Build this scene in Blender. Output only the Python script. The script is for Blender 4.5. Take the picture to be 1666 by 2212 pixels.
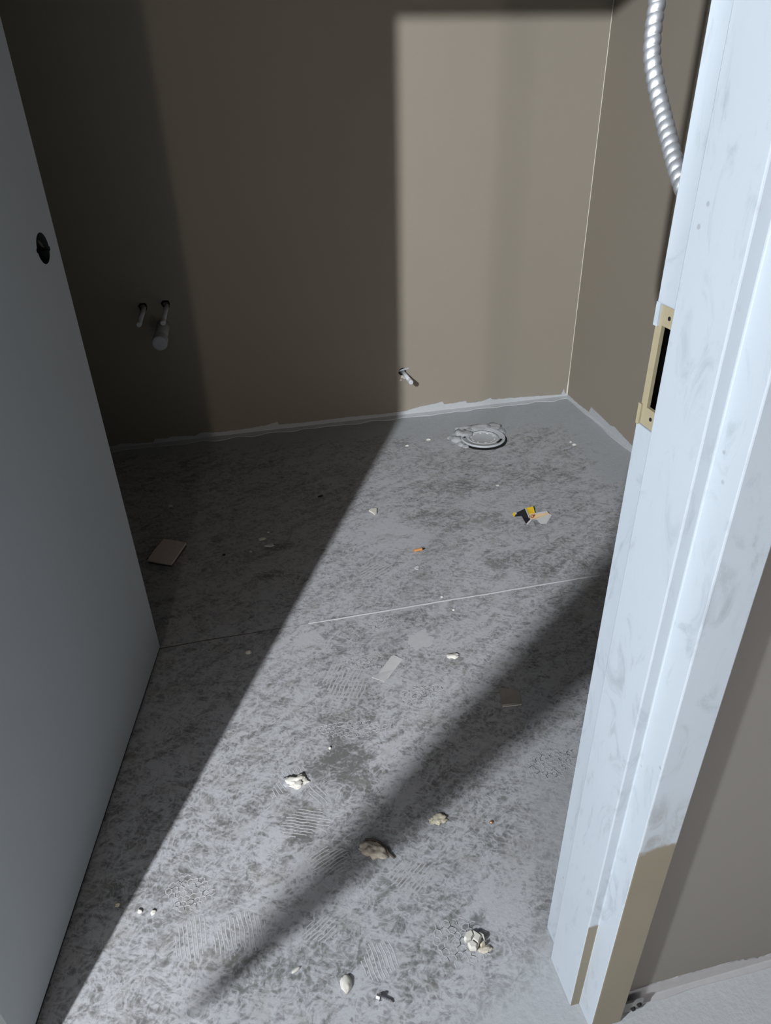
import bpy, bmesh, math, random
from mathutils import Vector, Matrix, noise as mnoise

for o in list(bpy.data.objects):
    bpy.data.objects.remove(o)
scene = bpy.context.scene
COL = scene.collection
rnd = random.Random(7)

# ------------------------------------------------------------------ camera
HC = 1.25                                   # height of the phone above the floor
cd = bpy.data.cameras.new('camera')
cam = bpy.data.objects.new('camera', cd)
COL.objects.link(cam)
cd.sensor_fit = 'HORIZONTAL'
cd.sensor_width = 36.0
cd.lens = 1514.9 / 1666 * 36
cd.clip_start = 0.02
_r = Vector((0.97382709, -0.22609967, -0.02323241))
_u = Vector((0.13710764, 0.502839, 0.85343684))
_f = Vector((0.18127963, 0.83428525, -0.52067823))
m = Matrix((_r, _u, -_f)).transposed().to_4x4()
m.translation = (0, 0, HC)
cam.matrix_world = m
scene.camera = cam

# ------------------------------------------------------------------ light
w = bpy.data.worlds.new('world')
scene.world = w
w.use_nodes = True
w.node_tree.nodes['Background'].inputs[0].default_value = (0.6, 0.65, 0.7, 1)
w.node_tree.nodes['Background'].inputs[1].default_value = 0.0
LAMP_A = Vector((-2.295, -3.07, 3.155))       # bare bulb on the corridor ceiling, behind and left of the camera
LAMP_C = Vector((-0.93, -3.70, 1.25))       # second, weaker work lamp standing further back


def lamp(name, loc, power, radius, colour):
    ld = bpy.data.lights.new(name, 'POINT')
    ld.energy = power
    ld.shadow_soft_size = radius
    ld.color = colour
    o = bpy.data.objects.new(name, ld)
    o.location = loc
    COL.objects.link(o)
    return o


light_a = lamp('bulb_light', LAMP_A, 1580, 0.036, (0.93, 0.965, 1.0))
LAMP_D = Vector((-3.2, -1.0, 2.58))          # third lamp along the corridor to the left: lights the jamb and the corridor wall
light_d = lamp('globe_light', LAMP_D, 830, 0.095, (0.90, 0.955, 1.0))
light_c = lamp('far_bulb_light', LAMP_C, 74, 0.08, (1.0, 0.86, 0.72))

vs = scene.view_settings
vs.view_transform = 'Standard'
vs.look = 'None'
vs.exposure = 0.36
vs.gamma = 1.0
vs.use_curve_mapping = False


# ------------------------------------------------------------------ node helper
class NT:
    """small helper to write node trees as expressions"""

    def __init__(s, name):
        s.mat = bpy.data.materials.new(name)
        s.mat.use_nodes = True
        s.t = s.mat.node_tree
        s.t.nodes.clear()
        s.out = s.t.nodes.new('ShaderNodeOutputMaterial')
        s.b = s.t.nodes.new('ShaderNodeBsdfPrincipled')
        s.t.links.new(s.b.outputs[0], s.out.inputs[0])
        s.co = s.t.nodes.new('ShaderNodeTexCoord').outputs['Object']
        sp = s.t.nodes.new('ShaderNodeSeparateXYZ')
        s.t.links.new(s.co, sp.inputs[0])
        s.x, s.y, s.z = sp.outputs[0], sp.outputs[1], sp.outputs[2]

    def put(s, sock, v):
        if isinstance(v, bpy.types.NodeSocket):
            s.t.links.new(v, sock)
        elif isinstance(v, (tuple, list)):
            sock.default_value = tuple(v) + ((1,) if len(v) == 3 and sock.type == 'RGBA' else ())
        else:
            sock.default_value = v

    def math(s, op, a, b=0.0, c=None, clamp=False):
        n = s.t.nodes.new('ShaderNodeMath')
        n.operation = op
        n.use_clamp = clamp
        s.put(n.inputs[0], a)
        s.put(n.inputs[1], b)
        if c is not None:
            s.put(n.inputs[2], c)
        return n.outputs[0]

    def add(s, a, b): return s.math('ADD', a, b)
    def sub(s, a, b): return s.math('SUBTRACT', a, b)
    def mul(s, a, b): return s.math('MULTIPLY', a, b)
    def mx(s, a, b): return s.math('MAXIMUM', a, b)
    def mn(s, a, b): return s.math('MINIMUM', a, b)

    def smooth(s, v, lo, hi, a=0.0, b=1.0):
        n = s.t.nodes.new('ShaderNodeMapRange')
        n.interpolation_type = 'SMOOTHSTEP'
        s.put(n.inputs[0], v)
        s.put(n.inputs[1], lo)
        s.put(n.inputs[2], hi)
        s.put(n.inputs[3], a)
        s.put(n.inputs[4], b)
        return n.outputs[0]

    def mapping(s, loc=(0, 0, 0), rot=0.0, scale=(1, 1, 1), vec=None):
        n = s.t.nodes.new('ShaderNodeMapping')
        n.vector_type = 'TEXTURE'           # p' = R^-1 (p - loc) / scale
        s.put(n.inputs[0], vec or s.co)
        n.inputs[1].default_value = loc
        n.inputs[2].default_value = (0, 0, rot)
        n.inputs[3].default_value = scale
        return n.outputs[0]

    def noise(s, scale, detail=4, rough=0.55, dist=0.0, vec=None, col=False):
        n = s.t.nodes.new('ShaderNodeTexNoise')
        s.put(n.inputs['Vector'], vec or s.co)
        n.inputs['Scale'].default_value = scale
        n.inputs['Detail'].default_value = detail
        n.inputs['Roughness'].default_value = rough
        n.inputs['Distortion'].default_value = dist
        return n.outputs['Color' if col else 'Fac']

    def voro(s, scale, feature='DISTANCE_TO_EDGE', vec=None, rand=1.0, out='Distance'):
        n = s.t.nodes.new('ShaderNodeTexVoronoi')
        n.feature = feature
        s.put(n.inputs['Vector'], vec or s.co)
        n.inputs['Scale'].default_value = scale
        n.inputs['Randomness'].default_value = rand
        return n.outputs[out]

    def warp(s, amount, scale, detail=2):
        c = s.noise(scale, detail, col=True)
        n = s.t.nodes.new('ShaderNodeVectorMath')
        n.operation = 'MULTIPLY_ADD'
        s.put(n.inputs[0], c)
        n.inputs[1].default_value = (amount,) * 3
        s.put(n.inputs[2], s.co)
        return n.outputs[0]

    def mix(s, f, a, b, mode='MIX'):
        n = s.t.nodes.new('ShaderNodeMix')
        n.data_type = 'RGBA'
        n.blend_type = mode
        s.put(n.inputs['Factor'], f)
        s.put(n.inputs[6], a)
        s.put(n.inputs[7], b)
        return n.outputs[2]

    def sepx(s, v):
        n = s.t.nodes.new('ShaderNodeSeparateXYZ')
        s.put(n.inputs[0], v)
        return n.outputs

    def bump(s, h, strength=0.3, dist=0.002):
        n = s.t.nodes.new('ShaderNodeBump')
        n.inputs['Strength'].default_value = strength
        n.inputs['Distance'].default_value = dist
        s.put(n.inputs['Height'], h)
        s.t.links.new(n.outputs[0], s.b.inputs['Normal'])

    def done(s, colour, rough=0.6, metal=0.0, spec=0.4):
        s.put(s.b.inputs['Base Color'], colour)
        s.put(s.b.inputs['Roughness'], rough)
        s.put(s.b.inputs['Metallic'], metal)
        s.b.inputs['Specular IOR Level'].default_value = spec
        return s.mat


def simple(name, colour, rough=0.6, metal=0.0, var=0.12, scale=60, bump=0.15, spec=0.4, k=0.72):
    if metal == 0:
        colour = tuple(c * k for c in colour)
    n = NT(name)
    f = n.noise(scale, 4)
    dark = tuple(c * (1 - var * 1.6) for c in colour)
    light = tuple(min(1, c * (1 + var)) for c in colour)
    n.bump(f, bump, 0.001)
    return n.done(n.mix(f, dark, light), rough, metal, spec)


# ------------------------------------------------------------------ floor material
def floor_material():
    n = NT('dusty_concrete')
    big = n.noise(2.3, 3, 0.5)
    wv = n.warp(0.05, 20.0)
    mid = n.noise(11.0, 5, 0.62, 1.2)
    fine = n.noise(80.0, 4, 0.65, vec=wv)
    grit = n.noise(260.0, 3, 0.6)
    # broad trowel strokes: noise stretched in two directions
    st1 = n.noise(9.0, 3, 0.6, 2.2, vec=n.mapping(rot=math.radians(24), scale=(2.6, 0.55, 1)))
    st2 = n.noise(26.0, 3, 0.6, 2.5, vec=n.mapping(rot=math.radians(-28), scale=(2.4, 0.5, 1)))
    # network of dust lines left by wet soles and rollers (cells of a centimetre or so)
    cell = n.voro(74.0, vec=wv)
    net = n.smooth(cell, 0.0, 0.30, 1.0, 0.0)
    near = n.smooth(n.add(n.y, n.mul(n.sub(mid, 0.5), 0.5)), 1.65, 0.95)     # nearer the doorway the pattern gets finer
    d = n.add(n.mul(n.sub(mid, 0.5), 1.0), n.mul(n.sub(st1, 0.5), 1.35))
    d = n.add(d, n.mul(n.sub(st2, 0.5), 1.25))
    d = n.add(d, n.mul(n.sub(fine, 0.5), 1.1))
    d = n.add(d, n.mul(n.sub(big, 0.5), 0.5))
    netm = n.mul(n.sub(net, 0.42), n.mul(near, 0.30))
    d = n.add(d, netm)
    v1 = n.noise(17.0, 3, 0.55, 1.8)
    v2 = n.noise(52.0, 3, 0.55, 1.2, vec=wv)
    r1 = n.smooth(n.math('ABSOLUTE', n.sub(v1, 0.5)), 0.0, 0.085, 1.0, 0.0)
    r2 = n.smooth(n.math('ABSOLUTE', n.sub(v2, 0.5)), 0.0, 0.10, 1.0, 0.0)
    d = n.add(d, n.add(n.mul(n.sub(r1, 0.33), 0.34), n.mul(n.sub(r2, 0.4), 0.30)))
    d = n.add(d, n.mul(n.sub(grit, 0.5), 0.35))
    d = n.add(0.70, n.mul(d, 0.85))
    d = n.add(d, n.mul(near, -0.10))  # slab colour darkened toward the doorway to offset the lamp's falloff

    at = n.t.nodes.new('ShaderNodeAttribute')
    at.attribute_name = 'dust'                           # scuffs and dusty spots with a place of their own on the slab
    d = n.add(d, n.mul(at.outputs['Fac'], n.add(0.55, n.mul(mid, 0.9))))
    fac = n.smooth(d, -0.05, 1.05)
    col = n.mix(fac, (0.142, 0.141, 0.137), (0.398, 0.400, 0.422))
    warmth = n.noise(17.0, 2, 0.6)
    col = n.mix(n.smooth(warmth, 0.52, 0.75, 0, 0.35), col, (0.265, 0.252, 0.218))
    # thin white flecks
    fl = n.voro(38.0, 'F1')
    fleck = n.mul(n.smooth(fl, 0.03, 0.07, 1, 0), n.smooth(n.noise(9.0, 2), .56, .62))
    col = n.mix(n.mul(fleck, .8), col, (0.45, 0.45, 0.44))
    # smooth grey coating along the walls of the room
    q = n.mul(n.sub(mid, 0.5), 0.30)
    smb = n.smooth(n.add(n.add(n.y, q), n.mul(n.x, 0.13)), 2.56, 2.70)
    smr = n.smooth(n.add(n.x, q), 1.22, 1.34)
    sm = n.mul(n.mx(smb, smr), n.smooth(n.y, 1.2, 1.5))
    coat = n.mix(fine, (0.325, 0.342, 0.360), (0.365, 0.382, 0.400))
    col = n.mix(n.mul(sm, 0.9), col, coat)
    # paler coating on the corridor side and around the foot of the jamb
    px = n.smooth(n.add(n.add(n.x, q), n.mul(n.y, -0.25)), 0.16, 0.32)
    py = n.smooth(n.add(n.y, q), 1.02, 0.80)
    pal = n.mul(px, py)
    cor = n.smooth(n.add(n.y, n.mul(n.x, -0.35)), 0.47, 0.36)
    coat2 = n.mix(fine, (0.33, 0.326, 0.333), (0.380, 0.380, 0.394))
    col = n.mix(n.mul(pal, 0.72), col, coat2)
    corr = n.mix(fine, (0.34, 0.35, 0.366), (0.39, 0.405, 0.42))
    col = n.mix(n.mul(cor, 0.85), col, corr)
    hb = n.noise(90.0, 4, 0.65)
    n.bump(hb, 0.28, 0.0035)
    return n.done(col, 0.72, 0.0, 0.25)


def wall_material():
    n = NT('taupe_wall_paint')
    a = n.noise(3.0, 3)
    b = n.noise(420.0, 3, 0.6)
    c = n.noise(40.0, 3)
    col = n.mix(a, (0.252, 0.222, 0.182), (0.268, 0.237, 0.195))
    n.bump(n.add(b, n.mul(c, 1.2)), 0.12, 0.0008)
    return n.done(col, 0.62, 0.0, 0.3)


def frame_material():
    """white brushed primer over tan factory primer, bare near the floor on the corridor-facing strips"""
    n = NT('white_primer_on_tan_metal')
    s1 = n.noise(5.0, 5, 0.6, 1.0, vec=n.mapping(scale=(1, 1, 1.6)))
    smudge = n.noise(16.0, 5, 0.65, 1.4, vec=n.mapping(rot=0.6, scale=(0.6, 0.6, 1.5)))
    fine = n.noise(160.0, 3)
    col = n.mix(s1, (0.350, 0.386, 0.428), (0.402, 0.438, 0.478))
    col = n.mix(n.smooth(smudge, 0.52, 0.74, 0, 0.75), col, (0.265, 0.293, 0.322))
    sp = n.voro(26.0, 'F1')
    spot = n.mul(n.smooth(sp, 0.035, 0.075, 1, 0), n.smooth(n.noise(6.0, 2), .50, .58))
    col = n.mix(n.mul(spot, 0.6), col, (0.18, 0.195, 0.20))
    wob = n.mul(n.sub(n.noise(30.0, 4), 0.5), 0.05)
    face = n.math('LESS_THAN', n.y, FACE_Y + 0.0006)
    fl = n.smooth(n.add(n.z, wob), 0.462, 0.448)
    ret = n.mul(n.math('GREATER_THAN', n.y, STOP_F - 0.0006), n.math('LESS_THAN', n.y, STOP_F + 0.0006))
    rl = n.smooth(n.add(n.z, wob), 0.236, 0.226)
    tan = n.mx(n.mul(face, fl), n.mul(ret, rl))
    tcol = n.mix(n.noise(12.0, 4), (0.155, 0.132, 0.090), (0.190, 0.162, 0.115))
    col = n.mix(tan, col, tcol)
    scuff = n.mul(face, n.mul(n.smooth(n.add(n.z, wob), 0.445, 0.465), n.smooth(n.add(n.z, wob), 0.58, 0.48)))
    col = n.mix(n.mul(scuff, n.smooth(smudge, .40, .6, 0.15, .75)), col, (0.22, 0.22, 0.215))
    n.bump(n.add(s1, n.mul(fine, 0.3)), 0.2, 0.0015)
    return n.done(col, 0.42, 0.0, 0.45)


def door_material():
    n = NT('grey_door_primer')
    a = n.noise(2.0, 3)
    b = n.noise(300.0, 3)
    col = n.mix(a, (0.375, 0.405, 0.425), (0.425, 0.455, 0.475))
    n.bump(b, 0.08, 0.0008)
    return n.done(col, 0.5, 0.0, 0.35)


# frame section (plan, metres)
FACE_Y, STOP_F, STOP_B, ROOM_Y = 0.4275, 0.4655, 0.5395, 0.5880
RAB_X, STOP_X, OUT_X = 0.393, 0.378, 0.444            # right jamb
LRAB_X, LSTOP_X, LOUT_X = -0.509, -0.494, -0.560      # left jamb
HEAD_Z = 2.117
WALL_C, WALL_R = 0.4515, 0.5750                        # corridor and room face of the door wall
YB, XR, XL = 2.7775, 1.474, -0.95                      # back, right and left wall planes
CEIL, CORR_CEIL = 2.60, 3.35

M = {}
M['floor'] = floor_material()
M['wall'] = wall_material()
M['frame'] = frame_material()
M['door'] = door_material()
M['corrwall'] = simple('taupe_wall_dimmed', (0.222, 0.203, 0.180), 0.65, var=.03, scale=3, bump=.05)  # wall taupe darkened to stand in for weaker light on the corridor side
M['joint'] = simple('joint_filler_white', (0.58, 0.58, 0.595), 0.9)
M['smear'] = simple('pale_compound', (0.58, 0.58, 0.60), 0.8, var=.06)
M['greycard'] = simple('grey_brown_card', (0.46, 0.42, 0.39), 0.85)
M['ceil'] = simple('open_dark_ceiling', (0.055, 0.055, 0.055), 0.9)
M['corr'] = simple('corridor_paint', (0.16, 0.155, 0.15), 0.75)
M['coat'] = simple('grey_floor_coating', (0.60, 0.62, 0.645), 0.6, var=.08, scale=90)
M['coat_pale'] = simple('pale_floor_coating', (0.43, 0.42, 0.43), 0.6, var=.08, scale=70)
M['dust'] = simple('pressed_dust', (0.54, 0.536, 0.55), 0.9, var=.12, scale=180)
M['tan'] = simple('tan_factory_primer', (0.42, 0.36, 0.235), 0.5, var=.06)
M['black'] = simple('dark_void', (0.006, 0.005, 0.004), 0.9)
M['dark'] = simple('dark_gap', (0.012, 0.012, 0.012), 0.9)
M['pvc'] = simple('white_pipe', (0.80, 0.83, 0.86), 0.4, var=.05)
M['pvc_grey'] = simple('grey_pipe', (0.62, 0.645, 0.68), 0.45, var=.05)
M['flex'] = simple('spiral_steel', (0.40, 0.41, 0.43), 0.48, 0.8, var=.12, scale=200)
M['steel'] = simple('galvanised_steel', (0.72, 0.73, 0.75), 0.28, 0.9, var=.10, scale=200)
M['card'] = simple('brown_board', (0.98, 0.84, 0.76), 0.8, var=.14, scale=120)
M['card_edge'] = simple('brown_board_edge', (0.13, 0.10, 0.085), 0.9)
M['paper'] = simple('white_paper', (0.72, 0.71, 0.71), 0.7, var=.05)
M['plaster'] = simple('off_white_plaster', (0.80, 0.77, 0.70), 0.9, var=.12, scale=150, bump=.5)
M['plaster_warm'] = simple('beige_mortar', (0.68, 0.62, 0.48), 0.9, var=.16, scale=150, bump=.5)
M['tanstone'] = simple('tan_mortar', (0.74, 0.66, 0.55), 0.9, var=.28, scale=130, bump=.6)
M['mortar'] = simple('grey_mortar', (0.48, 0.49, 0.505), 0.85, var=.18, scale=80, bump=.6)
M['chip'] = simple('cream_chip', (0.86, 0.83, 0.74), 0.7, var=.06)
M['yellow'] = simple('yellow_print', (1.0, 0.66, 0.03), 0.45, var=.05)
M['blackprint'] = simple('black_print', (0.022, 0.022, 0.026), 0.45, var=.3)
M['orange'] = simple('orange_paint', (0.82, 0.36, 0.12), 0.6)
M['red'] = simple('red_print', (0.50, 0.11, 0.03), 0.5)
M['pale_orange'] = simple('pale_orange_print', (0.86, 0.64, 0.38), 0.5, var=.06)
M['copper'] = simple('copper', (0.55, 0.28, 0.15), 0.4, 0.7)
M['greybit'] = simple('grey_stone', (0.25, 0.25, 0.25), 0.9, var=.2)


# ------------------------------------------------------------------ mesh helpers
def link(name, me, mat, parent=None):
    o = bpy.data.objects.new(name, me)
    COL.objects.link(o)
    if mat is not None:
        me.materials.append(M[mat] if isinstance(mat, str) else mat)
    if parent is not None:
        o.parent = parent
    return o


def obj(name, bm, mat, parent=None, smooth=False):
    me = bpy.data.meshes.new(name)
    bmesh.ops.recalc_face_normals(bm, faces=bm.faces[:])
    bm.to_mesh(me)
    bm.free()
    if smooth:
        for p in me.polygons:
            p.use_smooth = True
    return link(name, me, mat, parent)


def tag(o, label=None, cat=None, group=None, kind=None):
    if label:
        o['label'] = label
    if cat:
        o['category'] = cat
    if group:
        o['group'] = group
    if kind:
        o['kind'] = kind
    return o


def empty(name, loc, label=None, cat=None, group=None, rz=0.0):
    o = bpy.data.objects.new(name, None)
    o.empty_display_size = 0.05
    o.location = loc
    o.rotation_euler = (0, 0, rz)
    COL.objects.link(o)
    return tag(o, label, cat, group)


def struct(name, bm, mat, label=None, cat=None):
    o = obj(name, bm, mat)
    return tag(o, label, cat, None, 'structure')


def add_box(bm, lo, hi):
    r = bmesh.ops.create_cube(bm, size=1)
    for v in r['verts']:
        v.co = Vector([(lo[i] + hi[i]) / 2 + v.co[i] * (hi[i] - lo[i]) for i in range(3)])
    return r['verts']


def add_prism(bm, poly, z0, z1):
    a = [bm.verts.new((p[0], p[1], z0)) for p in poly]
    b = [bm.verts.new((p[0], p[1], z1)) for p in poly]
    n = len(poly)
    bm.faces.new(a)
    bm.faces.new(b)
    for i in range(n):
        bm.faces.new((a[i], a[(i + 1) % n], b[(i + 1) % n], b[i]))


def add_tube(bm, p0, p1, r0, r1=None, seg=20, caps=True):
    p0, p1 = Vector(p0), Vector(p1)
    r1 = r0 if r1 is None else r1
    d = (p1 - p0).normalized()
    a = d.orthogonal().normalized()
    b = d.cross(a)
    A, B = [], []
    for i in range(seg):
        t = 2 * math.pi * i / seg
        e = a * math.cos(t) + b * math.sin(t)
        A.append(bm.verts.new(p0 + e * r0))
        B.append(bm.verts.new(p1 + e * r1))
    for i in range(seg):
        bm.faces.new((A[i], A[(i + 1) % seg], B[(i + 1) % seg], B[i]))
    if caps:
        bm.faces.new(A)
        bm.faces.new(B)


def add_lathe(bm, prof, seg=48, wob=None, close=False):
    """prof: list of (radius, z); wob(angle, index) -> (dr, dz)"""
    rings = []
    for k, (r, z) in enumerate(prof):
        ring = []
        for i in range(seg):
            t = 2 * math.pi * i / seg
            dr, dz = wob(t, k) if wob else (0, 0)
            ring.append(bm.verts.new(((r + dr) * math.cos(t), (r + dr) * math.sin(t), z + dz)))
        rings.append(ring)
    n = len(rings)
    for k in range(n if close else n - 1):
        A, B = rings[k], rings[(k + 1) % n]
        for i in range(seg):
            bm.faces.new((A[i], A[(i + 1) % seg], B[(i + 1) % seg], B[i]))
    if not close:
        if prof[0][0] > 1e-6:
            bm.faces.new(rings[0])
        if prof[-1][0] > 1e-6:
            bm.faces.new(rings[-1])


def rock(bm, size, seed, rough=0.35, sub=3, flat=True, freq=1.6):
    r = bmesh.ops.create_icosphere(bm, subdivisions=sub, radius=1.0)
    off = Vector((seed * 3.17, seed * 1.31, seed * 0.77))
    for v in r['verts']:
        d = v.co.normalized()
        k = 1 + rough * mnoise.noise(d * freq + off) + rough * 0.5 * mnoise.noise(d * freq * 2.7 + off)
        p = d * k
        v.co = Vector((p.x * size[0], p.y * size[1], p.z * size[2]))
        if flat and v.co.z < 0:
            v.co.z *= 0.08
    return r['verts']


def flat_piece(bm, pts, z0, th, curl=None):
    """thin sheet following an outline; curl(x, y) -> lift"""
    c = curl or (lambda x, y: 0)
    a = [bm.verts.new((p[0], p[1], z0 + c(*p))) for p in pts]
    b = [bm.verts.new((p[0], p[1], z0 + th + c(*p))) for p in pts]
    n = len(pts)
    bm.faces.new(a)
    bm.faces.new(b)
    for i in range(n):
        bm.faces.new((a[i], a[(i + 1) % n], b[(i + 1) % n], b[i]))


# ------------------------------------------------------------------ the shell
PATCHES = (   # x, y, radii, turn, amount: bare scuffs (negative) and dusty spots (positive)
    (0.139, 1.000, .050, .095, 10, -.50), (0.05, 1.02, .05, .03, -30, -.34), (0.006, 0.905, .034, .055, 0, -.40),
    (0.215, 0.965, .055, .075, -20, .30), (0.20, 1.40, .05, .10, 40, -.12), (0.352, 0.665, .050, .075, -25, .36),
    (0.145, 1.135, .07, .022, -14, -.28), (-0.06, 0.86, .02, .035, -20, .34), (0.0, 0.800, .020, .016, 0, .4),
    (-0.075, 0.83, .012, .012, 0, .3), (0.275, 1.235, .034, .026, 20, .35), (0.42, 1.42, .06, .02, -20, -.2),
    (0.62, 1.90, .18, .06, -15, -.22), (0.82, 1.60, .16, .07, -15, -.22), (0.75, 2.10, .20, .05, -12, -.20),
    (1.05, 2.12, .16, .06, -12, -.16), (0.42, 1.86, .12, .10, 20, .24), (0.55, 2.2, .12, .05, 0, .12),
    (0.05, 1.88, .05, .02, 0, -.3), (0.02, 1.74, .04, .025, 0, -.3), (-0.13, 1.985, .05, .02, 0, -.3),
    (0.09, 1.43, .028, .025, 0, .35), (-0.04, 0.63, .10, .035, -10, -.2), (0.05, 0.80, .04, .03, 0, -.25),
    (0.16, 1.26, .06, .07, 0, -.2), (0.01, 0.677, .04, .025, 0, -.25), (-0.12, 1.52, .03, .025, 0, .25))


def dust_at(x, y):
    v = 0.0
    for cx, cy, rx, ry, rot, amt in PATCHES:
        dx, dy = x - cx, y - cy
        if abs(dx) + abs(dy) > 0.45:
            continue
        c, s_ = math.cos(math.radians(rot)), math.sin(math.radians(rot))
        u, w_ = (c * dx + s_ * dy) / rx, (-s_ * dx + c * dy) / ry
        q = u * u + w_ * w_ + 0.9 * mnoise.noise(Vector((x * 26, y * 26, 0.5)))
        t = min(1, max(0, (1.5 - q) / 1.0))
        v += amt * t * t * (3 - 2 * t)
    return v


gx = [-6.1, -3.0] + [-1.0 + .01 * i for i in range(251)] + [2.2, 3.2]
gy = [-4.2, -2.0] + [0.25 + .01 * i for i in range(253)] + [YB + .1]
me = bpy.data.meshes.new('floor')
nv = len(gx)
me.from_pydata([(x, y, 0.0) for y in gy for x in gx], [],
               [(j * nv + i, j * nv + i + 1, (j + 1) * nv + i + 1, (j + 1) * nv + i) for j in range(len(gy) - 1) for i in range(nv - 1)])
att = me.attributes.new('dust', 'FLOAT', 'POINT')
att.data.foreach_set('value', [dust_at(v.co.x, v.co.y) for v in me.vertices])
floor = tag(link('floor', me, 'floor'), kind='structure')


# boot prints: thin ridges of dust pressed onto the slab, each print one part of the floor
def ridge(bm, a, b, hw, h=.00028):
    a, b = Vector((a[0], a[1], 0)), Vector((b[0], b[1], 0))
    d_ = (b - a)
    if d_.length < 1e-5:
        return
    n_ = Vector((-d_.y, d_.x, 0)).normalized()
    k = 0.35
    P = [a + n_ * hw + Vector((0, 0, -.0002)), a + n_ * hw * k + Vector((0, 0, h)), a - n_ * hw * k + Vector((0, 0, h)), a - n_ * hw + Vector((0, 0, -.0002))]
    Q = [p + d_ for p in P]
    V = [bm.verts.new(p) for p in P]; W_ = [bm.verts.new(p) for p in Q]
    for i in range(3):
        bm.faces.new((V[i], V[i + 1], W_[i + 1], W_[i]))


def inside(x, y, cx, cy, rx, ry, rot):
    c, s_ = math.cos(math.radians(rot)), math.sin(math.radians(rot))
    dx, dy = x - cx, y - cy
    u, w_ = (c * dx + s_ * dy) / rx, (-s_ * dx + c * dy) / ry
    return u * u + w_ * w_ + 0.8 * mnoise.noise(Vector((x * 45, y * 45, 2.2))) < 1


def wob(x, y, k=.0022):
    return (x + k * mnoise.noise(Vector((x * 40, y * 40, 0))), y + k * mnoise.noise(Vector((x * 40, y * 40, 7))))


for cx, cy, rx, ry, rot, ang, pitch in (
        (0.012, 0.890, .046, .030, 0, 68, .0066), (0.048, 0.800, .036, .026, 0, 112, .0066), (-0.125, 0.700, .045, .035, 0, 6, .0072),
        (-0.205, 0.712, .030, .035, 0, 6, .0072), (0.010, 0.677, .034, .020, 0, 120, .0066), (0.16, 1.26, .055, .065, 0, 150, .0095),
        (0.19, 0.735, .040, .034, 0, 125, .0072), (0.33, 1.68, .05, .04, 0, 120, .011), (-0.01, 0.995, .045, .018, 40, 20, .0072),
        (0.10, 0.60, .03, .03, 0, 10, .0068), (0.05, 0.945, .03, .012, -60, 30, .010)):
    bm = bmesh.new()
    t = Vector((-math.sin(math.radians(ang)), math.cos(math.radians(ang)))); nn = Vector((math.cos(math.radians(ang)), math.sin(math.radians(ang))))
    R = max(rx, ry)
    for i in range(int(-R / pitch) - 1, int(R / pitch) + 2):
        L = .005
        for k in range(int(-R / L) - 1, int(R / L) + 1):
            p = Vector((cx, cy)) + nn * (i * pitch) + t * (k * L); q = p + t * L
            if inside(p.x, p.y, cx, cy, rx, ry, rot):
                ridge(bm, wob(p.x, p.y), wob(q.x, q.y), pitch * (.24 + .12 * mnoise.noise(Vector((p.x * 60, p.y * 60, 3)))))
    tag(obj('boot_print', bm, 'dust', floor), kind='stuff')
for cx, cy, rx, ry, rot, cs in (
        (0.147, 1.100, .085, .022, -10, .0066), (0.215, 1.30, .050, .028, -10, .0070), (0.552, 0.900, .055, .035, 0, .0060),
        (0.33, 1.17, .050, .032, 0, .0068), (0.30, 1.44, .04, .03, 0, .0075), (0.245, 0.60, .05, .035, -30, .0072), (-0.21, 0.80, .04, .03, 0, .0062)):
    bm = bmesh.new()
    R = max(rx, ry)
    w3 = cs * math.sqrt(3)
    for i in range(int(-R / w3) - 1, int(R / w3) + 2):
        for j in range(int(-R / (1.5 * cs)) - 1, int(R / (1.5 * cs)) + 2):
            hx, hy = cx + (i + (.5 if j % 2 else 0)) * w3, cy + j * 1.5 * cs
            if not inside(hx, hy, cx, cy, rx, ry, rot):
                continue
            co = [wob(hx + cs * math.cos(math.radians(30 + 60 * k)), hy + cs * math.sin(math.radians(30 + 60 * k)), .0035) for k in range(7)]
            for k in range(6):
                if k < 3 or rnd.random() < .3:
                    if rnd.random() < .9:
                        ridge(bm, co[k], co[k + 1], .0012 + .0006 * rnd.random())
    tag(obj('boot_print', bm, 'dust', floor), kind='stuff')

# saw joint across the slab, filled with a pale proud ridge that breaks off to a dark line on the left
bm = bmesh.new()
N = 120
rows = []
for i in range(N + 1):
    x = 0.10 + (XR - 0.10) * i / N
    wob = 0.0025 * mnoise.noise(Vector((x * 9, 3.1, 0))) + 0.001 * mnoise.noise(Vector((x * 40, 1.1, 0)))
    hw = (0.0042 + 0.0016 * mnoise.noise(Vector((x * 23, 7.7, 0)))) * min(1, 0.35 + i / 25)
    y = 1.4895 + wob
    rows.append([bm.verts.new((x, y - hw, -0.0004)), bm.verts.new((x, y - hw * .4, 0.0016)),
                 bm.verts.new((x, y + hw * .4, 0.0016)), bm.verts.new((x, y + hw, -0.0004))])
for A, B in zip(rows, rows[1:]):
    for k in range(3):
        bm.faces.new((A[k], A[k + 1], B[k + 1], B[k]))
obj('joint_filler', bm, 'joint', floor, True)
bm = bmesh.new()
rows = []
for i in range(61):
    x = XL + (0.16 - XL) * i / 60
    y = 1.4895 + 0.0025 * mnoise.noise(Vector((x * 9, 3.1, 0)))
    hw = 0.0016 * (1 if i < 45 else max(.15, (60 - i) / 15))
    rows.append([bm.verts.new((x, y - hw, 0.0004)), bm.verts.new((x, y + hw, 0.0004))])
for A, B in zip(rows, rows[1:]):
    bm.faces.new((A[0], A[1], B[1], B[0]))
obj('saw_joint', bm, 'card_edge', floor)

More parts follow.
